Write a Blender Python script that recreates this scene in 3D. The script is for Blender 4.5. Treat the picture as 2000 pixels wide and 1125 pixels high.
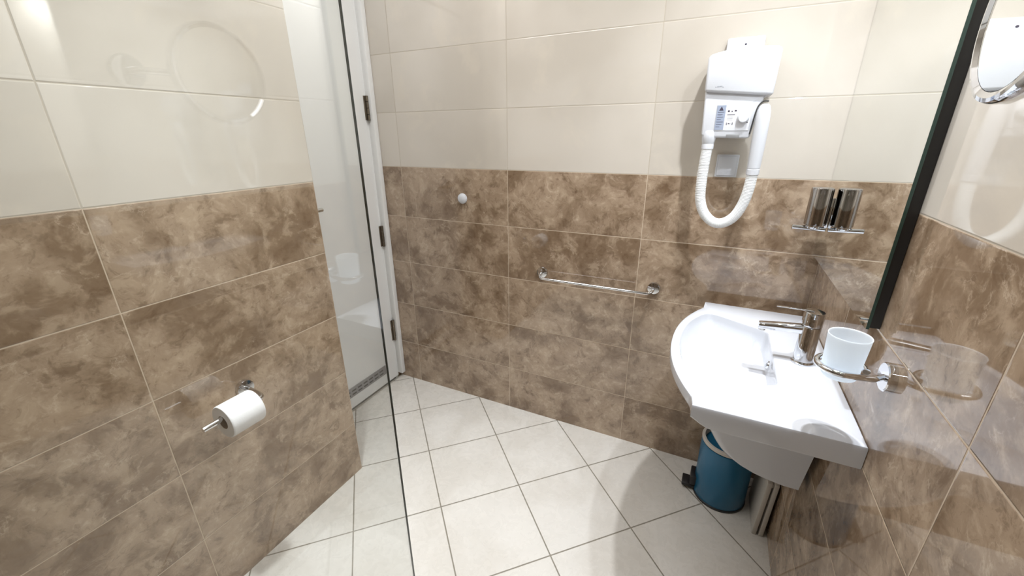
import bpy, bmesh, math, random
from mathutils import Vector, Matrix
random.seed(7)
for o in list(bpy.data.objects): bpy.data.objects.remove(o)
S = bpy.context.scene
COL = S.collection
PI = math.pi

# ------------------------------------------------------------ camera
cd = bpy.data.cameras.new('camera'); cam = bpy.data.objects.new('camera', cd); COL.objects.link(cam)
cd.sensor_fit = 'HORIZONTAL'; cd.sensor_width = 36.0
cd.lens = 36.0 * 801.96 / 2000.0
cd.clip_start = 0.01
cx, cy, cz = -0.35188, -1.67708, 1.38697
Rv = Vector((0.89845657, 0.43901336, -0.00656264)); Uv = Vector((-0.14766157, 0.31620346, 0.93712936)); Fv = Vector((-0.41348744, 0.84100097, -0.34892048))
cam.matrix_world = Matrix(((Rv.x, Uv.x, -Fv.x, cx), (Rv.y, Uv.y, -Fv.y, cy), (Rv.z, Uv.z, -Fv.z, cz), (0, 0, 0, 1)))
S.camera = cam

# ------------------------------------------------------------ world, exposure
W = bpy.data.worlds.new('world'); S.world = W; W.use_nodes = True
W.node_tree.nodes['Background'].inputs[0].default_value = (0.9, 0.95, 1.0, 1)
W.node_tree.nodes['Background'].inputs[1].default_value = 0.3
S.view_settings.view_transform = 'Standard'; S.view_settings.look = 'None'
S.view_settings.exposure = 0.0; S.view_settings.gamma = 1.0; S.view_settings.use_curve_mapping = False

CEIL = 2.42
# ------------------------------------------------------------ lamps
def disc_lamp(name, loc, power, size, col=(1.0, 0.96, 0.9), target=None, spread=PI):
    l = bpy.data.lights.new(name, 'AREA'); l.shape = 'DISK'; l.size = size; l.energy = power; l.color = col; l.spread = spread
    o = bpy.data.objects.new(name, l); COL.objects.link(o); o.location = loc
    if target is not None:
        o.rotation_euler = (Vector(target) - Vector(loc)).to_track_quat('-Z', 'Y').to_euler()
    return o
disc_lamp('downlight', (-0.20, -0.54, CEIL - .03), 10.3, 0.05, (0.93, 0.96, 1.0), spread=math.radians(125))     # above the basin
disc_lamp('mirror_bounce', (-0.075, -0.66, 2.02), 5.2, 0.035, (0.86, 0.92, 1.0), spread=math.radians(130))    # added lamp standing in for downlight bounced off the mirror
disc_lamp('downlight', (-0.62, -1.75, CEIL - .03), 1.6, 0.07, (0.98, 0.985, 1.0), spread=math.radians(120))    # near the camera
disc_lamp('downlight', (-1.20, -1.15, CEIL - .03), 4.6, 0.09, (0.90, 0.96, 1.0), spread=math.radians(66))     # over the shower
disc_lamp('downlight', (-1.20, -1.60, CEIL - .03), 1.5, 0.09, (0.90, 0.96, 1.0), spread=math.radians(150))
def fill_lamp(name, loc, power, sx, sy, col):
    l = bpy.data.lights.new(name, 'AREA'); l.shape = 'RECTANGLE'; l.size = sx; l.size_y = sy; l.energy = power; l.color = col
    o = bpy.data.objects.new(name, l); COL.objects.link(o); o.location = loc; return o
fill_lamp('soft_fill', (-1.22, -0.72, CEIL - .02), 11.8, 0.7, 0.9, (0.985, 0.985, 1.0))   # added soft fill in place of bounced light, no real fixture
# ------------------------------------------------------------ room numbers
XL = -1.5929; XD = -1.935; YB = -3.0; ZB = 1.2423; TW = 0.5972; TH = 0.25

# ------------------------------------------------------------ materials
def newmat(name):
    m = bpy.data.materials.new(name); m.use_nodes = True
    return m, m.node_tree, m.node_tree.nodes['Principled BSDF']
def pmat(name, col, rough=.4, metal=0., bump=0., bscale=200., coat=0., spec=.5, **kw):
    m, nt, p = newmat(name)
    p.inputs['Base Color'].default_value = (*col, 1); p.inputs['Roughness'].default_value = rough
    p.inputs['Metallic'].default_value = metal; p.inputs['Coat Weight'].default_value = coat
    p.inputs['Specular IOR Level'].default_value = spec
    nz = nt.nodes.new('ShaderNodeTexNoise'); nz.inputs['Scale'].default_value = bscale; nz.inputs['Detail'].default_value = 3
    tc = nt.nodes.new('ShaderNodeTexCoord'); nt.links.new(tc.outputs['Object'], nz.inputs['Vector'])
    mr = nt.nodes.new('ShaderNodeMapRange'); mr.inputs['To Min'].default_value = max(0, rough * .95); mr.inputs['To Max'].default_value = min(1, rough * 1.05)
    nt.links.new(nz.outputs['Fac'], mr.inputs['Value']); nt.links.new(mr.outputs[0], p.inputs['Roughness'])
    if bump:
        b = nt.nodes.new('ShaderNodeBump'); b.inputs['Strength'].default_value = bump; b.inputs['Distance'].default_value = .001
        nt.links.new(nz.outputs['Fac'], b.inputs['Height']); nt.links.new(b.outputs[0], p.inputs['Normal'])
    return m

class NB:
    def __init__(s, nt): s.nt = nt
    def _in(s, sock, v):
        if isinstance(v, bpy.types.NodeSocket): s.nt.links.new(v, sock)
        elif v is not None: sock.default_value = v
    def m(s, op, a, b=None, c=None):
        n = s.nt.nodes.new('ShaderNodeMath'); n.operation = op
        for i, v in enumerate((a, b, c)):
            if v is not None: s._in(n.inputs[i], v)
        return n.outputs[0]
    def rng(s, v, a, b, c=0., d=1., smooth=True):
        n = s.nt.nodes.new('ShaderNodeMapRange'); n.interpolation_type = 'SMOOTHSTEP' if smooth else 'LINEAR'
        for i, x in enumerate((v, a, b, c, d)): s._in(n.inputs[i], x)
        return n.outputs[0]
    def mix(s, f, a, b, blend='MIX'):
        n = s.nt.nodes.new('ShaderNodeMix'); n.data_type = 'RGBA'; n.blend_type = blend
        s._in(n.inputs[0], f)
        for sock, v in ((n.inputs[6], a), (n.inputs[7], b)):
            if isinstance(v, tuple): sock.default_value = (*v, 1)
            else: s._in(sock, v)
        return n.outputs[2]
    def noise(s, vec, scale, detail=4, rough=.5, dist=0.):
        n = s.nt.nodes.new('ShaderNodeTexNoise'); s._in(n.inputs['Vector'], vec); n.inputs['Scale'].default_value = scale
        n.inputs['Detail'].default_value = detail; n.inputs['Roughness'].default_value = rough; n.inputs['Distortion'].default_value = dist
        return n.outputs['Fac']
    def xyz(s, x, y, z):
        n = s.nt.nodes.new('ShaderNodeCombineXYZ')
        for i, v in enumerate((x, y, z)): s._in(n.inputs[i], v)
        return n.outputs[0]

def wall_tile_mat(name, axis, off):
    """glossy rectified tiles: brown marble below ZB, cream above, joints every TW x TH"""
    m, nt, p = newmat(name); N = NB(nt)
    tc = nt.nodes.new('ShaderNodeTexCoord'); sp = nt.nodes.new('ShaderNodeSeparateXYZ'); nt.links.new(tc.outputs['Object'], sp.inputs[0])
    uu = N.m('DIVIDE', N.m('SUBTRACT', sp.outputs[axis], off), TW); vv = N.m('DIVIDE', N.m('SUBTRACT', sp.outputs[2], ZB), TH)
    fu = N.m('FRACT', uu); fv = N.m('FRACT', vv); cu = N.m('FLOOR', uu); cv = N.m('FLOOR', vv)
    du = N.m('MULTIPLY', N.m('MINIMUM', fu, N.m('SUBTRACT', 1., fu)), TW)
    dv = N.m('MULTIPLY', N.m('MINIMUM', fv, N.m('SUBTRACT', 1., fv)), TH)
    d = N.m('MINIMUM', du, dv)
    brown = N.m('LESS_THAN', sp.outputs[2], ZB)
    joint = N.rng(d, .0009, .0016, 1., 0.)
    # every tile gets its own piece of stone
    wn = nt.nodes.new('ShaderNodeTexWhiteNoise'); wn.noise_dimensions = '3D'; nt.links.new(N.xyz(cu, cv, float(axis)), wn.inputs['Vector'])
    vm = nt.nodes.new('ShaderNodeVectorMath'); vm.operation = 'MULTIPLY_ADD'
    nt.links.new(wn.outputs['Color'], vm.inputs[0]); vm.inputs[1].default_value = (9, 9, 9); nt.links.new(tc.outputs['Object'], vm.inputs[2])
    V = vm.outputs[0]
    # warp the domain so the clouds fold like marble
    wz = nt.nodes.new('ShaderNodeTexNoise'); wz.inputs['Scale'].default_value = 6.0; wz.inputs['Detail'].default_value = 4; nt.links.new(V, wz.inputs['Vector'])
    wm = nt.nodes.new('ShaderNodeVectorMath'); wm.operation = 'MULTIPLY_ADD'; nt.links.new(wz.outputs['Color'], wm.inputs[0]); wm.inputs[1].default_value = (.095, .095, .095); nt.links.new(V, wm.inputs[2])
    Q = wm.outputs[0]
    n1 = N.noise(Q, 5.5, 7, .58, .3); n2 = N.noise(Q, 15, 8, .64, .4); n3 = N.noise(V, 2.2, 3, .5, .2); n4 = N.noise(Q, 38, 7, .68, .5)
    base = N.mix(N.rng(n1, .38, .62), (.225, .152, .095), (.405, .300, .208))
    base = N.mix(N.m('MULTIPLY', N.rng(n2, .50, .66), .55), base, (.53, .41, .29))
    base = N.mix(N.m('MULTIPLY', N.rng(n2, .47, .33), .60), base, (.135, .082, .045))
    base = N.mix(N.m('MULTIPLY', N.m('MULTIPLY', N.rng(n4, .52, .66), N.rng(n1, .4, .6)), .45), base, (.62, .49, .36))
    base = N.mix(N.m('MULTIPLY', N.rng(n4, .46, .34), .38), base, (.125, .078, .045))
    vein = N.m('ABSOLUTE', N.m('SUBTRACT', N.noise(Q, 4.5, 9, .62, .2), .5))
    base = N.mix(N.m('MULTIPLY', N.rng(vein, .0, .010, .38, 0.), N.rng(n2, .45, .6)), base, (.66, .54, .41))
    cream = N.mix(N.rng(n3, .35, .65), (.605, .553, .478), (.67, .618, .543))
    cream = N.mix(N.m('MULTIPLY', N.rng(n1, .55, .7), .35), cream, (.73, .66, .55))
    stone = N.mix(brown, cream, base)
    grout = N.mix(brown, (.50, .44, .35), (.56, .45, .33))
    nt.links.new(N.mix(joint, stone, grout), p.inputs['Base Color'])
    nt.links.new(N.rng(joint, 0., 1., .035, .6), p.inputs['Roughness'])
    p.inputs['IOR'].default_value = 1.78
    hgt = N.m('ADD', N.rng(d, .0008, .0030, 0., 1.), N.m('MULTIPLY', N.noise(V, 3.0, 2, .5), .55))
    b = nt.nodes.new('ShaderNodeBump'); b.inputs['Strength'].default_value = .45; b.inputs['Distance'].default_value = .0012
    nt.links.new(hgt, b.inputs['Height']); nt.links.new(b.outputs[0], p.inputs['Normal'])
    return m

def floor_mat():
    m, nt, p = newmat('floor_tile'); N = NB(nt)
    tc = nt.nodes.new('ShaderNodeTexCoord'); sp = nt.nodes.new('ShaderNodeSeparateXYZ'); nt.links.new(tc.outputs['Object'], sp.inputs[0])
    r2 = 2 ** .5; T = .3292
    s_ = N.m('DIVIDE', N.m('ADD', sp.outputs[0], sp.outputs[1]), r2); t_ = N.m('DIVIDE', N.m('SUBTRACT', sp.outputs[1], sp.outputs[0]), r2)
    a = N.m('DIVIDE', N.m('ADD', s_, 1.3115), T); c = N.m('DIVIDE', N.m('ADD', t_, .008), T)
    fa = N.m('FRACT', a); fc = N.m('FRACT', c)
    d = N.m('MULTIPLY', N.m('MINIMUM', N.m('MINIMUM', fa, N.m('SUBTRACT', 1., fa)), N.m('MINIMUM', fc, N.m('SUBTRACT', 1., fc))), T)
    joint = N.rng(d, .0018, .0029, 1., 0.)
    wn = nt.nodes.new('ShaderNodeTexWhiteNoise'); nt.links.new(N.xyz(N.m('FLOOR', a), N.m('FLOOR', c), 3.), wn.inputs['Vector'])
    V = tc.outputs['Object']
    n1 = N.noise(V, 4, 6, .6, .4); n2 = N.noise(V, 22, 6, .65, 1.)
    col = N.mix(N.rng(n1, .35, .65), (.60, .565, .51), (.67, .64, .59))
    col = N.mix(N.m('MULTIPLY', wn.outputs['Value'], .25), col, (.62, .58, .52))
    nt.links.new(N.mix(joint, col, (.23, .205, .165)), p.inputs['Base Color'])
    nt.links.new(N.rng(n2, .3, .7, .22, .34), p.inputs['Roughness'])
    b = nt.nodes.new('ShaderNodeBump'); b.inputs['Strength'].default_value = .5; b.inputs['Distance'].default_value = .001
    nt.links.new(N.rng(d, .001, .004, 0., 1.), b.inputs['Height']); nt.links.new(b.outputs[0], p.inputs['Normal'])
    return m

def glass_mat():
    m, nt, p = newmat('shower_glass'); nt.nodes.remove(p)
    out = nt.nodes['Material Output']
    tr = nt.nodes.new('ShaderNodeBsdfTransparent'); tr.inputs[0].default_value = (.980, .990, .984, 1)
    gl = nt.nodes.new('ShaderNodeBsdfGlossy'); gl.inputs['Roughness'].default_value = .0
    fr = nt.nodes.new('ShaderNodeFresnel'); ge = nt.nodes.new('ShaderNodeNewGeometry'); mr = nt.nodes.new('ShaderNodeMapRange')
    mr.inputs['To Min'].default_value = 1.85; mr.inputs['To Max'].default_value = 1 / 1.85      # both faces of the pane reflect like air to glass
    nt.links.new(ge.outputs['Backfacing'], mr.inputs['Value']); nt.links.new(mr.outputs[0], fr.inputs['IOR'])
    mx = nt.nodes.new('ShaderNodeMixShader')
    nt.links.new(fr.outputs[0], mx.inputs[0]); nt.links.new(tr.outputs[0], mx.inputs[1]); nt.links.new(gl.outputs[0], mx.inputs[2]); nt.links.new(mx.outputs[0], out.inputs[0])
    return m

M = {}
M['far'] = wall_tile_mat('wall_tile_far', 0, 0.0)
M['right'] = wall_tile_mat('wall_tile_right', 1, -1.0184)
M['left'] = wall_tile_mat('wall_tile_left', 1, -1.2805)
M['floor'] = floor_mat()
M['glass'] = glass_mat()
M['glass_edge'] = pmat('glass_cut_edge', (.045, .060, .052), .3)
M['ceil'] = pmat('ceiling_paint', (.8, .79, .77), .7)
M['door'] = pmat('door_white', (.87, .875, .86), .32, bump=.05, bscale=60)
M['frame'] = pmat('frame_white', (.85, .85, .83), .35)
M['gap'] = pmat('gap_shade', (.03, .028, .025), .7)  # near-black colour for shade inside a gap
M['chrome'] = pmat('chrome', (.72, .73, .75), .03, 1.)
M['chrome_dark'] = pmat('chrome_dark_reflection', (.46, .44, .43), .05, 1.)  # same chrome, dark surroundings' reflection put into the colour
M['steel'] = pmat('brushed_steel', (.62, .61, .58), .22, 1.)
M['bronze'] = pmat('aged_hinge', (.20, .17, .13), .35, .9)
M['vent'] = pmat('vent_grey', (.33, .33, .33), .4, .4)
M['ventdark'] = pmat('vent_slot', (.10, .10, .10), .6)
M['ceramic'] = pmat('white_ceramic', (.60, .615, .65), .06, coat=.5)
M['plastic'] = pmat('white_plastic', (.63, .64, .665), .28)
M['plastic2'] = pmat('hose_plastic', (.80, .81, .80), .38)
M['ivory'] = pmat('ivory_plastic', (.55, .52, .47), .45)
M['paper'] = pmat('tissue', (.86, .85, .84), .95, bump=.5, bscale=500)
M['card'] = pmat('cardboard', (.30, .22, .14), .9)
M['mirror'] = pmat('mirror_silver', (.90, .915, .90), .0, 1.)
M['mirror_back'] = pmat('mirror_backing', (.018, .017, .016), .5)
M['mirror_edge'] = pmat('mirror_edge_green', (.035, .075, .062), .15)
M['teal'] = pmat('teal_enamel', (.0, .115, .23), .33, .1, coat=.3)
M['black'] = pmat('black_plastic', (.010, .010, .012), .4)
M['ink'] = pmat('dark_print', (.05, .04, .06), .6)
M['greyink'] = pmat('grey_print', (.30, .31, .34), .6)
M['sticker'] = pmat('blue_grey_sticker', (.30, .34, .43), .5)
M['panelw'] = pmat('print_panel_white', (.80, .81, .84), .5)
def frosted():
    m, nt, p = newmat('frosted_glass'); nt.nodes.remove(p); out = nt.nodes['Material Output']
    df = nt.nodes.new('ShaderNodeBsdfDiffuse'); df.inputs[0].default_value = (.92, .95, .98, 1)
    tl = nt.nodes.new('ShaderNodeBsdfTranslucent'); tl.inputs[0].default_value = (.93, .97, 1, 1)
    gl = nt.nodes.new('ShaderNodeBsdfGlossy'); gl.inputs['Roughness'].default_value = .35
    a = nt.nodes.new('ShaderNodeMixShader'); a.inputs[0].default_value = .62; b_ = nt.nodes.new('ShaderNodeMixShader'); b_.inputs[0].default_value = .06
    nt.links.new(df.outputs[0], a.inputs[1]); nt.links.new(tl.outputs[0], a.inputs[2]); nt.links.new(a.outputs[0], b_.inputs[1]); nt.links.new(gl.outputs[0], b_.inputs[2]); nt.links.new(b_.outputs[0], out.inputs[0])
    return m
M['frost'] = frosted()

# ------------------------------------------------------------ mesh helpers
def obj(name, bm, mat, parent=None, smooth=35, sub=0):
    me = bpy.data.meshes.new(name)
    bmesh.ops.recalc_face_normals(bm, faces=bm.faces)
    bm.to_mesh(me); bm.free()
    for mm in (mat if isinstance(mat, (list, tuple)) else [mat]): me.materials.append(mm)
    o = bpy.data.objects.new(name, me); COL.objects.link(o)
    if smooth:
        me.polygons.foreach_set('use_smooth', [True] * len(me.polygons)); me.set_sharp_from_angle(angle=math.radians(smooth))
    if parent is not None: o.parent = parent
    if sub:
        md = o.modifiers.new('subdivision', 'SUBSURF'); md.levels = sub; md.render_levels = sub
    return o
def thing(name, label, cat, loc=(0, 0, 0), group=None):
    o = bpy.data.objects.new(name, None); COL.objects.link(o); o.empty_display_size = .05
    o.location = loc; o['label'] = label; o['category'] = cat
    if group: o['group'] = group
    return o
def tag(o, label, cat, group=None):
    o['label'] = label; o['category'] = cat
    if group: o['group'] = group
    return o
def struct(name, bm, mat, **k):
    o = obj(name, bm, mat, **k); o['kind'] = 'structure'; return o
def rel(bm, t):
    """move a mesh drawn in world coordinates into the frame of thing t"""
    bmesh.ops.translate(bm, verts=bm.verts, vec=-Vector(t.location)); return bm
def part(name, bm, mat, t, label=None, root=None, smooth=35, sub=0):
    o = obj(name, rel(bm, root or t), mat, t, smooth, sub)
    if label: o['label'] = label
    return o

def box(x0, x1, y0, y1, z0, z1, bev=0., seg=2, bm=None):
    b = bmesh.new()
    bmesh.ops.create_cube(b, size=1)
    for v in b.verts: v.co = Vector(((x0 + x1) / 2 + v.co.x * (x1 - x0), (y0 + y1) / 2 + v.co.y * (y1 - y0), (z0 + z1) / 2 + v.co.z * (z1 - z0)))
    if bev: bmesh.ops.bevel(b, geom=list(b.edges), offset=bev, segments=seg, profile=.5, affect='EDGES')
    return join(bm, b)
def join(a, b):
    if a is None: return b
    me = bpy.data.meshes.new('t'); b.to_mesh(me); b.free(); a.from_mesh(me); bpy.data.meshes.remove(me); return a
def frame_of(axis):
    a = Vector(axis).normalized(); h = Vector((0, 0, 1)) if abs(a.z) < .9 else Vector((1, 0, 0))
    u = a.cross(h).normalized(); return a, u, a.cross(u).normalized()
def lathe(origin, axis, prof, seg=48, bm=None, close=False):
    """prof: list of (r, h) along axis"""
    b = bmesh.new(); a, u, v = frame_of(axis); o = Vector(origin); rings = []
    for r, h in prof:
        if r < 1e-6: rings.append([b.verts.new(o + a * h)])
        else: rings.append([b.verts.new(o + a * h + (u * math.cos(2 * PI * i / seg) + v * math.sin(2 * PI * i / seg)) * r) for i in range(seg)])
    pairs = list(zip(rings, rings[1:])) + ([(rings[-1], rings[0])] if close else [])
    for p, q in pairs:
        for i in range(seg):
            j = (i + 1) % seg
            if len(p) == 1 and len(q) == 1: continue
            if len(p) == 1: b.faces.new((p[0], q[i], q[j]))
            elif len(q) == 1: b.faces.new((p[i], p[j], q[0]))
            else: b.faces.new((p[i], p[j], q[j], q[i]))
    return join(bm, b)
def cyl(p0, p1, r, seg=32, bm=None, bev=.001):
    d = Vector(p1) - Vector(p0); L = d.length; bev = min(bev, r * .4, L * .4)
    return lathe(p0, d, [(0, 0), (r - bev, 0), (r, bev), (r, L - bev), (r - bev, L), (0, L)], seg, bm)
def smooth_path(pts, n=8):
    P = [Vector(p) for p in pts]; Q = [2 * P[0] - P[1]] + P + [2 * P[-1] - P[-2]]; out = []
    for i in range(1, len(Q) - 2):
        for k in range(n):
            t = k / n
            out.append(.5 * ((2 * Q[i]) + (-Q[i - 1] + Q[i + 1]) * t + (2 * Q[i - 1] - 5 * Q[i] + 4 * Q[i + 1] - Q[i + 2]) * t * t + (-Q[i - 1] + 3 * Q[i] - 3 * Q[i + 1] + Q[i + 2]) * t ** 3))
    out.append(P[-1]); return out
def tube(path, r, seg=20, bm=None, rfun=None, caps=True):
    b = bmesh.new(); n = len(path); rings = []
    t0 = (path[1] - path[0]).normalized(); _, u, _v = frame_of(t0)
    for i, p in enumerate(path):
        t = (path[min(i + 1, n - 1)] - path[max(i - 1, 0)]).normalized()
        u = (u - t * u.dot(t)).normalized(); v = t.cross(u)
        rr = rfun(i / (n - 1)) if rfun else r
        rings.append([b.verts.new(p + (u * math.cos(2 * PI * k / seg) + v * math.sin(2 * PI * k / seg)) * rr) for k in range(seg)])
    for p, q in zip(rings, rings[1:]):
        for k in range(seg): b.faces.new((p[k], p[(k + 1) % seg], q[(k + 1) % seg], q[k]))
    if caps: b.faces.new(rings[0][::-1]); b.faces.new(rings[-1])
    return join(bm, b)
def prism(pts, axis, a0, a1, bev=0., seg=2):
    """polygon pts extruded along axis: axis 1 -> pts are (x,z); axis 0 -> (y,z); axis 2 -> (x,y)"""
    b = bmesh.new()
    def mk(p, a): return {0: (a, p[0], p[1]), 1: (p[0], a, p[1]), 2: (p[0], p[1], a)}[axis]
    A = [b.verts.new(mk(p, a0)) for p in pts]; B = [b.verts.new(mk(p, a1)) for p in pts]; n = len(pts)
    b.faces.new(A[::-1]); b.faces.new(B)
    for i in range(n): b.faces.new((A[i], A[(i + 1) % n], B[(i + 1) % n], B[i]))
    bmesh.ops.recalc_face_normals(b, faces=b.faces)
    if bev:
        es = [e for e in b.edges if len(e.link_faces) == 2 and e.calc_face_angle(0) > .6]
        bmesh.ops.bevel(b, geom=es, offset=bev, segments=seg, profile=.5, affect='EDGES')
    return b

# ------------------------------------------------------------ room shell
struct('floor', box(XD - .3, .15, YB - .1, .15, -.1, 0), M['floor'], smooth=0)
struct('ceiling', box(XD - .3, .15, YB - .1, .15, CEIL, CEIL + .1), M['ceil'], smooth=0)
struct('wall_far', box(XD - .3, .15, 0, .12, 0, CEIL), M['far'], smooth=0)
struct('wall_right', box(0, .12, YB, 0, 0, CEIL), M['right'], smooth=0)
struct('wall_back', box(XD - .3, .15, YB - .1, YB, 0, CEIL), M['far'], smooth=0)
struct('wall_left', box(XL - .10, XL, YB, -.6836, 0, CEIL), M['left'], smooth=0)
# the wall the door hangs in, with its opening
DY0, DY1, DH = -.845, -.046, 2.08
b = box(XD - .12, XD - .012, DY1, 0, 0, CEIL); box(XD - .12, XD - .012, -1.1, DY0, 0, CEIL, bm=b); box(XD - .12, XD - .012, DY0, DY1, DH, CEIL, bm=b)
struct('wall_door_side', b, M['left'], smooth=0)
struct('wall_recess', box(XD - .12, XL - .10, -1.2, -1.1, 0, CEIL), M['far'], smooth=0)
struct('wall_corridor', box(XD - .3, XD - .2, YB, .1, 0, CEIL), M['ceil'], smooth=0)

# door frame
fr = box(XD - .012, XD + .026, -.030, -.001, .030, DH + .05, .003)
box(XD - .10, XD - .008, -.0445, -.028, .012, DH + .02, .001, bm=fr)
box(XD - .012, XD + .026, DY0 - .045, DY0 - .001, .030, DH + .05, .003, bm=fr)
box(XD - .012, XD + .026, DY0, -.03, DH + .002, DH + .05, .003, bm=fr)
tr = struct('trim_1', fr, M['frame'])
sill = struct('trim_2', box(XD - .12, XD + .004, DY0, -.001, .0005, .011, .002), M['steel'])

# ------------------------------------------------------------ door leaf
d = thing('door_1', 'white door with low grey vent grille, beyond the end of the left tiled wall', 'door', (XD, -.04, 0))
d['kind'] = 'structure'; del d['label']; del d['category']
leaf = part('door_leaf', box(XD - .040, XD, DY0 + .004, -.0475, .018, DH - .006, .0025), M['door'], d)
v = part('vent_grille', box(XD - .002, XD + .004, -.52, -.135, .084, .139, .0015), M['vent'], d, 'grey metal vent grille')
sl = bmesh.new()
for r in range(2):
    for k in range(9):
        y = -.16 - k * .041
        box(XD + .003, XD + .0046, y - .028, y, .096 + r * .020, .104 + r * .020, bm=sl)
part('vent_slot', sl, M['ventdark'], v, root=d)
for z0, z1 in ((1.458, 1.570), (.826, .940), (.258, .388)):
    h = bmesh.new()
    hy = -.0385; hx = XD + .006
    n = 4
    for k in range(n):
        a = z0 + (z1 - z0) * k / n; c = z0 + (z1 - z0) * (k + 1) / n - .0012
        cyl((hx, hy, a), (hx, hy, c), .0075, 18, h, .0012)
    box(XD - .003, XD + .0035, hy - .016, hy, z0 + .002, z1 - .002, .0008, bm=h)
    part('hinge', h, M['bronze'], d, 'dark aged metal hinge')
hd = lathe((XD, -.60, 1.085), (1, 0, 0), [(0, 0), (.026, 0), (.026, .006), (.012, .009), (.010, .045), (0, .045)], 32)
tube(smooth_path([(XD + .04, -.60, 1.085), (XD + .052, -.585, 1.085), (XD + .055, -.54, 1.086), (XD + .055, -.432, 1.088)], 6), .0085, 16, hd)
part('door_handle', hd, M['steel'], d, 'steel lever handle, only its tip visible')

# ------------------------------------------------------------ shower glass
g = thing('shower_screen', 'large clear glass shower panel with dark green edge standing in front of the left wall', 'glass panel', (-.745, -2.1, 0))
part('glass_pane', box(-.7465, -.7435, -2.98, -1.2915, .004, 2.20), M['glass'], g, smooth=0)
part('pane_edge', box(-.7466, -.7434, -1.2915, -1.2905, .004, 2.20), M['glass_edge'], g, 'dark green cut glass edge', smooth=0)

# ------------------------------------------------------------ mirror
mr = thing('wall_mirror', 'tall frameless wall mirror above the basin reaching the far corner', 'mirror', (0, -.32, 1.0))
part('backing', box(-.019, -.001, -.638, -.002, .999, 2.20), M['mirror_back'], mr, 'black mirror backing')
part('mirror_glass', box(-.0250, -.0192, -.641, -.001, .996, 2.203), [M['mirror_edge'], M['mirror']], mr, smooth=0)
mg = mr.children[-1].data if False else bpy.data.objects['mirror_glass'].data
for p in mg.polygons:
    if p.normal.x < -.9: p.material_index = 1

# ------------------------------------------------------------ basin
BZ = .793; BC = Vector((-.24, -.42))
def poly_outline():
    pts = [(-.001, -.770), (-.330, -.770), (-.334, -.736)]
    for i in range(1, 40):
        t = i / 40; q = (t - .5) * 2
        pts.append((-.334 - .076 * (1 - abs(q) ** 2.2), -.433 + q * .303))
    pts += [(-.334, -.130), (-.330, -.068), (-.001, -.068)]
    return pts
def poly_bowl():
    ctl = [(-.140, -.42), (-.140, -.53), (-.143, -.580), (-.160, -.593), (-.22, -.622), (-.285, -.655), (-.318, -.655), (-.343, -.620), (-.372, -.54), (-.385, -.42)]
    mir = [(x, -.84 - y) for x, y in ctl[1:-1]][::-1]
    loop = ctl + mir
    P = [Vector((x, y, 0)) for x, y in loop]; n = len(P); out = []
    for i in range(n):
        a, b2, c, d2 = P[i - 1], P[i], P[(i + 1) % n], P[(i + 2) % n]
        for k in range(6):
            t = k / 6
            q = .5 * ((2 * b2) + (c - a) * t + (2 * a - 5 * b2 + 4 * c - d2) * t * t + (3 * b2 - a - 3 * c + d2) * t ** 3)
            out.append((q.x, q.y))
    return out
def raycast(poly, c, ang):
    dx, dy = math.cos(ang), math.sin(ang); best = None
    n = len(poly)
    for i in range(n):
        ax, ay = poly[i]; bx_, by_ = poly[(i + 1) % n]; ex, ey = bx_ - ax, by_ - ay
        den = dx * ey - dy * ex
        if abs(den) < 1e-12: continue
        t = ((ax - c.x) * ey - (ay - c.y) * ex) / den; s = ((ax - c.x) * dy - (ay - c.y) * dx) / den
        if t > 0 and -1e-6 <= s <= 1 + 1e-6 and (best is None or t < best): best = t
    return best
po, pb = poly_outline(), poly_bowl()
angs = [2 * PI * i / 150 - PI for i in range(150)]
for c in ((-.001, -.770), (-.330, -.770), (-.330, -.068), (-.001, -.068), (-.334, -.736), (-.334, -.130)):
    a = math.atan2(c[1] - BC.y, c[0] - BC.x)
    for e in ((-.006, 0, .006) if c[0] > -.333 else (0,)): angs.append(a + e)
angs = sorted(set(round(a, 6) for a in angs))
ro = [raycast(po, BC, a) for a in angs]; rb = [raycast(pb, BC, a) for a in angs]
def ring(b, rs, z, zf=0.):
    # zf lifts the lower edge where the rim thins towards the rounded front
    def lift(x):
        k = min(1, max(0, (-x - .285) / .06)); return zf * k * k * (3 - 2 * k)
    return [b.verts.new((BC.x + math.cos(a) * r, BC.y + math.sin(a) * r, z + lift(BC.x + math.cos(a) * r))) for a, r in zip(angs, rs)]
b = bmesh.new(); R_ = []
R_.append(ring(b, [r * .90 for r in ro], BZ - .062))
R_.append(ring(b, [r - .006 for r in ro], BZ - .058, .024))
R_.append(ring(b, [r - .0015 for r in ro], BZ - .056, .026))
R_.append(ring(b, ro, BZ - .052, .027))
R_.append(ring(b, ro, BZ - .005))
R_.append(ring(b, [r - .0015 for r in ro], BZ - .0015))
R_.append(ring(b, [r - .005 for r in ro], BZ))
R_.append(ring(b, [q + .006 + (r - q - .006) * .5 for r, q in zip(ro, rb)], BZ - .0005))
R_.append(ring(b, [q + .006 for q in rb], BZ - .001))
R_.append(ring(b, [q + .002 for q in rb], BZ - .003))
R_.append(ring(b, rb, BZ - .008))
DC = Vector((-.182, -.365)); nst = 14
for k in range(1, nst + 1):
    t = k / nst; row = []
    for a, r in zip(angs, rb):
        rim = Vector((BC.x + math.cos(a) * r, BC.y + math.sin(a) * r)); flo = DC + (rim - DC) * .10
        s = t ** 1.5
        # steeper wall on the tap side
        if rim.x > -.17: s = t ** 2.0
        q = rim + (flo - rim) * s
        row.append(b.verts.new((q.x, q.y, BZ - .008 - .088 * (1 - (1 - t) ** 1.5) ** .9)))
    R_.append(row)
n = len(angs)
for p, q in zip(R_, R_[1:]):
    for i in range(n): b.faces.new((p[i], p[(i + 1) % n], q[(i + 1) % n], q[i]))
b.faces.new(R_[-1]); b.faces.new(R_[0])
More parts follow.
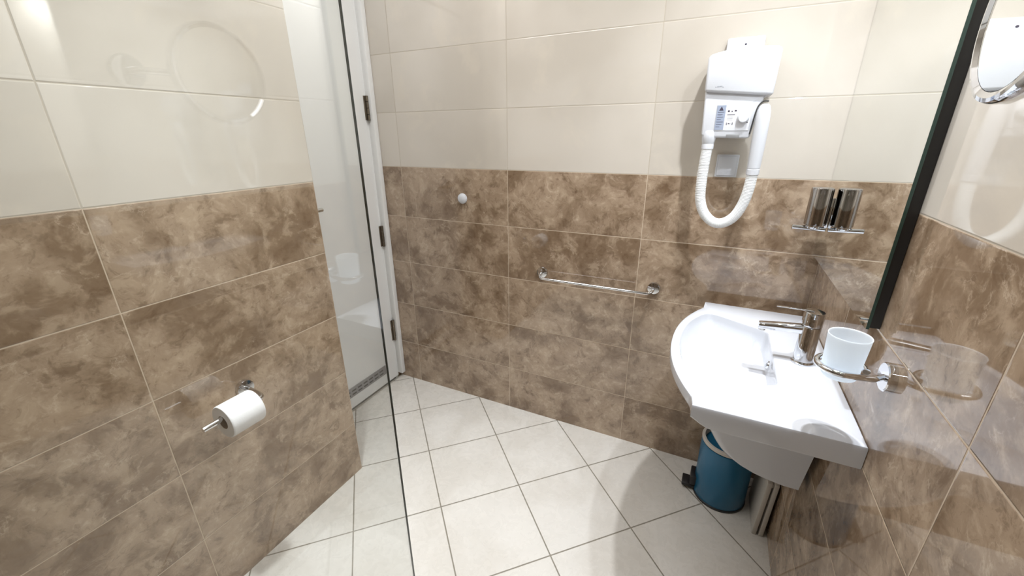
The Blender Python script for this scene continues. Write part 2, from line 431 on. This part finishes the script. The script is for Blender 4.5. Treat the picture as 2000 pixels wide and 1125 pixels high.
bs = thing('washbasin', 'white ceramic washbasin with rounded front mounted on the right wall under the mirror', 'basin', (0, -.42, BZ))
part('basin_bowl', b, M['ceramic'], bs, smooth=40)
# semi pedestal
prof = [(.730, .320), (.69, .312), (.65, .300), (.61, .285), (.575, .270), (.54, .253), (.51, .235), (.485, .212), (.465, .185), (.450, .155), (.440, .115), (.434, .070)]
b = bmesh.new(); rows = []
for z, xf in prof:
    hw = .098 + (z - .434) * .26; rc = min(.03, xf * .2); pts = [(-.018, -hw), (-.018 - .3 * (xf - .018), -hw), (-.018 - .65 * (xf - .018), -hw)]
    pts = [(-.018, -hw), (-.018 - .45 * (xf - .018), -hw)]
    for k in range(7):
        a = k / 6 * PI / 2
        pts.append((-xf + rc - rc * math.sin(a), -hw + rc - rc * math.cos(a)))
    pts = pts + [(x, -y) for x, y in pts[::-1]]
    rows.append([b.verts.new((x, -.42 + y, z)) for x, y in pts])
for p, q in zip(rows, rows[1:]):
    for i in range(len(p)): b.faces.new((p[i], p[(i + 1) % len(p)], q[(i + 1) % len(p)], q[i]))
b.faces.new(rows[0]); b.faces.new(rows[-1])
part('basin_shroud', b, M['ceramic'], bs, smooth=30)
part('drain', lathe((DC.x, DC.y, BZ - .0915), (0, 0, 1), [(0, .006), (.012, .0065), (.020, .004), (.0215, .002), (.027, .0025), (.030, 0), (0, 0)], 40), M['chrome'], bs, 'chrome drain plug')
part('overflow_ring', lathe((-.1465, -.43, .762), (-1, 0, .25), [(.006, .0), (.0065, .003), (.010, .0035), (.012, .0), (.006, -.002)], 32, close=True), M['chrome'], bs, 'small chrome overflow ring')

# ------------------------------------------------------------ tap
TX, TY = -.071, -.432
t = thing('basin_tap', 'chrome single lever mixer tap on the back of the basin', 'tap', (TX, TY, BZ))
part('tap_body', lathe((TX, TY, BZ), (0, 0, 1), [(0, 0), (.0265, 0), (.0265, .003), (.0238, .006), (.0232, .009), (.0232, .108), (.0222, .110), (0, .110)], 48), M['chrome'], t)
part('tap_cap', lathe((TX, TY, BZ + .111), (0, 0, 1), [(0, 0), (.0225, 0), (.0240, .0015), (.0240, .038), (.0225, .0405), (0, .0410)], 48), M['chrome'], t)
lev = box(TX - .088, TX - .002, TY - .005, TY + .005, BZ + .1515, BZ + .1540, .0010)
part('lever', lev, M['chrome'], t)
sp_ = bmesh.new()
pr = []
for x, zc, hy, hz in ((TX - .015, .098, .013, .013), (TX - .06, .095, .0125, .0120), (TX - .116, .0905, .0118, .0100), (TX - .120, .0900, .0110, .0090)):
    pr.append([sp_.verts.new((x, TY + hy * math.copysign(abs(math.cos(a)) ** .55, math.cos(a)), BZ + zc + hz * math.copysign(abs(math.sin(a)) ** .55, math.sin(a)))) for a in [2 * PI * k / 28 for k in range(28)]])
for p, q in zip(pr, pr[1:]):
    for k in range(28): sp_.faces.new((p[k], p[(k + 1) % 28], q[(k + 1) % 28], q[k]))
sp_.faces.new(pr[-1]); sp_.faces.new(pr[0])
sp = part('spout', sp_, M['chrome'], t)
part('aerator', cyl((TX - .110, TY, BZ + .0765), (TX - .110, TY, BZ + .0855), .0088, 24), M['steel'], sp, root=t)

# ------------------------------------------------------------ tumbler holder and tumbler
HY, HZ = -.757, .949; CUX = -.078
h = thing('tumbler_holder', 'chrome ring holder with round base fixed to the right wall beside the basin', 'holder', (0, HY, HZ))
part('wall_plate', lathe((0, HY, HZ), (-1, 0, 0), [(0, 0), (.0285, 0), (.0285, .012), (.0265, .014), (0, .014)], 40), M['chrome'], h)
RR = .0398
pth = [Vector((-.010, HY - .002, HZ)), Vector((-.022, HY - .012, HZ + .001)), Vector((-.036, HY - .024, HZ + .002))]
for k in range(0, 30):
    a = -.55 * PI - k / 29 * 1.55 * PI + .12
    pth.append(Vector((CUX + RR * math.cos(a), HY + .008 + RR * math.sin(a), HZ + .003)))
part('ring_bar', tube(smooth_path(pth, 3), .0064, 16), M['chrome'], h)
CZ = HZ - .020
c = lathe((CUX, HY + .008, CZ), (0, 0, 1), [(0, 0), (.026, 0), (.0290, .002), (.0310, .008), (.0350, .088), (.0355, .0895), (.0350, .091), (.0338, .0900), (.0328, .086), (.0290, .012), (.026, .007), (0, .006)], 56)
tag(obj('tumbler', c, M['frost']), 'frosted white glass tumbler standing in the chrome ring by the basin', 'tumbler')

# ------------------------------------------------------------ soap dispenser
SY = -.100
s = thing('soap_dispenser', 'chrome cylinder soap dispenser with a side lever fixed against the mirror in the corner', 'soap dispenser', (-.026, SY, 1.10))
part('cylinder', lathe((-.0590, SY, 1.115), (0, 0, 1), [(0, 0), (.028, 0), (.030, .002), (.030, .110), (.0285, .114), (.022, .116), (0, .116)], 48), M['chrome_dark'], s)
part('bracket', box(-.034, -.0258, SY - .006, SY + .008, 1.108, 1.20, .002), M['chrome'], s)
lv = cyl((-.028, SY, 1.102), (-.118, SY - .004, 1.105), .0075, 20)
lathe((-.062, SY, 1.105), (0, 0, 1), [(0, -.002), (.017, -.001), (.021, .004), (.021, .007), (0, .007)], 32, lv)
part('push_lever', lv, M['chrome'], s)

# ------------------------------------------------------------ towel bar
tb = thing('towel_bar', 'thin chrome towel bar on two round bases on the brown far wall', 'towel bar', (-.77, 0, .79))
for x in (-1.018, -.526):
    part('wall_mount', lathe((x, 0, .795), (0, -1, 0), [(0, 0), (.026, 0), (.026, .006), (.024, .011), (.018, .0125), (0, .013)], 40), M['chrome'], tb)
part('bar', tube(smooth_path([(-1.018, -.011, .795), (-1.018, -.030, .792), (-1.014, -.044, .787), (-1.000, -.052, .783), (-.96, -.054, .782), (-.58, -.054, .784), (-.545, -.052, .785), (-.531, -.044, .788), (-.526, -.030, .792), (-.526, -.011, .795)], 8), .0055, 18), M['chrome'], tb)

# ------------------------------------------------------------ paper holder + roll
PX, PZ = -1.500, .648
p = thing('paper_holder', 'chrome open arm toilet paper holder on the brown left wall', 'paper holder', (XL, -1.06, PZ))
part('wall_plate', lathe((XL, -1.062, PZ + .004), (1, 0, 0), [(0, 0), (.027, 0), (.027, .006), (.025, .012), (.018, .013), (0, .0135)], 40), M['chrome'], p)
part('arm', tube(smooth_path([(XL + .010, -1.062, PZ + .004), (XL + .05, -1.062, PZ + .003), (PX - .018, -1.063, PZ + .001), (PX - .005, -1.067, PZ), (PX, -1.080, PZ), (PX, -1.12, PZ), (PX, -1.234, PZ)], 6), .0080, 20), M['chrome'], p)
ro_ = thing('toilet_roll', 'white toilet paper roll hanging on the chrome arm on the left wall', 'toilet roll', (PX, -1.13, PZ - .013))
rc_ = Vector((PX, -1.184, PZ - .0112)); RL = .094
b = lathe(rc_, (0, 1, 0), [(.0205, .0), (.047, 0), (.049, .002), (.0495, .004), (.0495, RL - .004), (.049, RL - .002), (.047, RL), (.0205, RL)], 64, close=False)
part('paper', b, M['paper'], ro_)
part('core', lathe(rc_, (0, 1, 0), [(.0195, .0005), (.0207, .0005), (.0207, RL - .0005), (.0195, RL - .0005)], 40, close=True), M['card'], ro_, 'brown cardboard core')

# ------------------------------------------------------------ hair dryer
HX = -.337
hdv = thing('hair_dryer', 'white wall mounted hair dryer with a looping hose on the cream far wall', 'hair dryer', (HX, 0, 1.37))
part('wall_plate', box(-.392, -.285, -.022, -.0005, 1.40, 1.672, .006), M['plastic'], hdv)
part('screw', lathe((-.338, -.0218, 1.651), (0, -1, 0), [(0, .0012), (.0028, .001), (.003, 0), (0, 0)], 16), M['ink'], hdv, 'dark screw head')
# upper shell, slightly proud of the lower front
up = prism([(-.434, 1.512), (-.243, 1.494), (-.240, 1.615), (-.246, 1.626), (-.300, 1.630), (-.345, 1.629), (-.395, 1.624), (-.430, 1.616), (-.436, 1.606)], 1, -.116, -.020, .008, 3)
part('upper_shell', up, M['plastic'], hdv, smooth=50)
lo = prism([(-.426, 1.384), (-.418, 1.376), (-.288, 1.372), (-.284, 1.378), (-.270, 1.470), (-.262, 1.494), (-.246, 1.498), (-.246, 1.516), (-.432, 1.516)], 1, -.104, -.020, .006, 3)
part('lower_shell', lo, M['plastic'], hdv, smooth=50)
YF = -.1045
pnl = part('control_panel', box(-.390, -.292, YF - .0012, YF + .001, 1.396, 1.473, .0004), M['panelw'], hdv)
stk = part('sticker', box(-.3895, -.3640, YF - .0020, YF - .0011, 1.3985, 1.4715), M['sticker'], hdv, 'blue grey warning sticker', smooth=0)
tri = prism([(-.3835, 1.4560), (-.3705, 1.4560), (-.3770, 1.4680)], 1, YF - .0026, YF - .0019)
for k in range(7):
    w = [.019, .015, .018, .012, .019, .016, .011][k]
    box(-.3865, -.3865 + w, YF - .0024, YF - .0019, 1.4505 - k * .0072, 1.4515 - k * .0072, bm=tri)
part('sticker_print', tri, M['ink'], stk, root=hdv, smooth=0)
pr_ = bmesh.new()
for x0, x1, z0, z1 in ((-.358, -.352, 1.4515, 1.4560), (-.3475, -.3440, 1.4510, 1.4545), (-.3390, -.3325, 1.4525, 1.4565), (-.3580, -.3360, 1.4425, 1.4440), (-.3575, -.3555, 1.4130, 1.4200), (-.3525, -.3490, 1.4155, 1.4185), (-.3470, -.3455, 1.4155, 1.4180), (-.3410, -.3390, 1.4130, 1.4200)):
    box(x0, x1, YF - .0018, YF - .0011, z0, z1, bm=pr_)
for k in range(3): box(-.357, -.341, YF - .0016, YF - .0011, 1.4360 - k * .0045, 1.4364 - k * .0045, bm=pr_)
part('panel_print', pr_, M['ink'], pnl, root=hdv, smooth=0)
kb = part('dial', lathe((-.3115, YF - .001, 1.434), (0, -1, 0), [(0, 0), (.0175, 0), (.0175, .003), (.0165, .004), (.0155, .014), (.0135, .016), (0, .0165)], 20), M['plastic'], hdv, smooth=25)
part('dial_dot', lathe((-.2985, YF - .0012, 1.4195), (0, -1, 0), [(0, .0006), (.0017, .0005), (.0017, 0)], 12), M['ink'], kb, root=hdv)
# illegible small maker's mark, as blurred strokes
lg = bmesh.new()
for k, (x, w, z, hh) in enumerate(((-.4045, .003, 1.5225, .0022), (-.3990, .0022, 1.5230, .003), (-.3958, .0020, 1.5232, .003), (-.3928, .0018, 1.5234, .003), (-.3902, .0024, 1.5236, .003), (-.3868, .0020, 1.5236, .003), (-.3840, .0034, 1.5215, .0022))):
    box(x, x + w, -.1166, -.1158, z, z + hh, bm=lg)
part('logo', lg, M['greyink'], hdv, 'tiny grey maker mark', smooth=0)
part('outlet_slot', box(-.352, -.314, YF - .0010, YF + .003, 1.3745, 1.3850, .0005), M['vent'], hdv, 'small grey slot')
# hose collar, hose, nozzle
part('hose_collar', lathe((-.402, -.088, 1.340), (0, 0, 1), [(0, 0), (.0185, 0), (.0185, .014), (.0180, .016), (.0190, .018), (.0215, .034), (.0225, .046), (.0195, .056), (0, .060)], 40), M['plastic'], hdv)
hp = smooth_path([(-.402, -.088, 1.345), (-.404, -.088, 1.30), (-.4045, -.088, 1.24), (-.400, -.088, 1.175), (-.382, -.088, 1.128), (-.350, -.090, 1.099), (-.318, -.093, 1.098), (-.288, -.098, 1.122), (-.269, -.102, 1.165), (-.260, -.106, 1.215), (-.257, -.108, 1.272)], 60)
L = 0; acc = [0.]
for i in range(1, len(hp)): L += (hp[i] - hp[i - 1]).length; acc.append(L)
part('hose', tube(hp, .0150, 24, rfun=lambda f: .0165 + .0005 * math.sin(f * L / .0042 * 2 * PI)), M['plastic2'], hdv, smooth=60)
nz = lathe((-.2575, -.108, 1.262), (-.004, -.07, 1), [(0, 0), (.0175, 0), (.0190, .002), (.0190, .018), (.0180, .019), (.0180, .021), (.0188, .022), (.0205, .090), (.0205, .135), (.0195, .165), (.0178, .190), (.0140, .203), (.008, .209), (0, .210)], 44)
part('nozzle', nz, M['plastic'], hdv)
# dark tube painting the shade in the gap round the nozzle's cradle
cr = smooth_path([(-.2865, YF - .0012, 1.385), (-.2830, YF - .0012, 1.42), (-.2795, YF - .0012, 1.450), (-.2745, YF - .0012, 1.468), (-.2640, YF - .0018, 1.479), (-.2500, YF - .0018, 1.4790)], 6)
part('cradle_gap_shade', tube(cr, .0020, 8), M['gap'], hdv, 'dark line painted as shade in the gap beside the nozzle')

# ------------------------------------------------------------ wall switch, button
sw = thing('wall_switch', 'small square white socket cover under the hair dryer', 'socket cover', (-.334, 0, 1.28))
part('cover_frame', box(-.369, -.299, -.010, -.0005, 1.244, 1.319, .003), M['plastic'], sw)
part('cover_plate', box(-.364, -.304, -.013, -.009, 1.249, 1.314, .0025), M['plastic'], sw)
bt = lathe((-1.434, 0, 1.106), (0, -1, 0), [(0, 0), (.024, 0), (.0245, .003), (.023, .010), (.017, .015), (.008, .017), (0, .0175)], 48)
tag(obj('wall_button', bt, M['plastic']), 'round white plastic button on the upper brown far wall', 'button')

# ------------------------------------------------------------ magnifying mirror
mm = thing('magnifying_mirror', 'round chrome magnifying mirror on the right wall at the photo edge', 'mirror', (0, -1.12, 1.515))
MC = Vector((-.105, -1.040, 1.517)); mn = Vector((-1, .065, .03)).normalized(); MRAD = .1035
part('mirror_rim', lathe(MC, mn, [(MRAD - .0115, .0035), (MRAD - .006, .0065), (MRAD - .002, .006), (MRAD, .002), (MRAD, -.010), (MRAD - .004, -.016), (MRAD - .020, -.019), (MRAD - .0115, .0)], 96), M['chrome'], mm)
part('mirror_face', lathe(MC, mn, [(0, .0030), (MRAD - .012, .0034), (MRAD - .012, .0), (0, .0)], 96), M['mirror'], mm)
part('mirror_back', lathe(MC, -mn, [(0, .020), (.05, .019), (MRAD - .02, .018), (MRAD - .02, .012), (0, .012)], 64), M['chrome'], mm)
part('arm', tube(smooth_path([MC - mn * .02, (-.075, -1.055, 1.517), (-.055, -1.10, 1.517), (-.035, -1.16, 1.517), (-.012, -1.17, 1.517)], 8), .007, 16), M['chrome'], mm)
part('wall_plate', lathe((0, -1.17, 1.517), (-1, 0, 0), [(0, 0), (.032, 0), (.032, .008), (.028, .012), (0, .013)], 40), M['chrome'], mm)

# ------------------------------------------------------------ pedal bin
BX, BY = -.165, -.152
bn = thing('pedal_bin', 'teal round pedal bin with black pedal standing under the basin', 'bin', (BX, BY, 0))
part('bin_body', lathe((BX, BY, 0), (0, 0, 1), [(0, .004), (.093, .004), (.0955, .010), (.0955, .255), (.094, .258), (.088, .258), (.088, .250), (0, .250)], 72), M['teal'], bn)
part('base_ring', lathe((BX, BY, 0), (0, 0, 1), [(0, 0.0005), (.096, .0005), (.0975, .003), (.0975, .010), (.0955, .012), (0, .012)], 72), M['black'], bn)
part('inner_bucket', lathe((BX, BY, .0), (0, 0, 1), [(0, .03), (.083, .03), (.086, .262), (.092, .265), (.0955, .262), (.0965, .272), (.094, .2755), (.086, .276), (.0835, .272), (.080, .034), (0, .034)], 72), M['ivory'], bn, 'cream inner bucket with raised rim')
pd = box(BX - .140, BX - .080, BY - .030, BY + .030, .012, .026, .004)
box(BX - .112, BX - .088, BY - .034, BY + .034, .030, .075, .004, bm=pd)
part('pedal', pd, M['black'], bn)

# ------------------------------------------------------------ folded white panels
fp = thing('folded_panel', 'two thin white panels standing upright together on the floor under the basin', 'panel', (-.04, -.21, 0))
for x0, x1, ln in ((-.052, -.036, .010), (-.029, -.014, .009)):
    q = box(x0, x1, -.298, -.100, .0005, .245, .003)
    for v_ in q.verts: v_.co.x += ln * (v_.co.z / .245)
    part('panel', q, M['ivory'], fp)
part('hinge', cyl((-.030, -.292, .232), (-.030, -.110, .232), .010, 20), M['ivory'], fp)
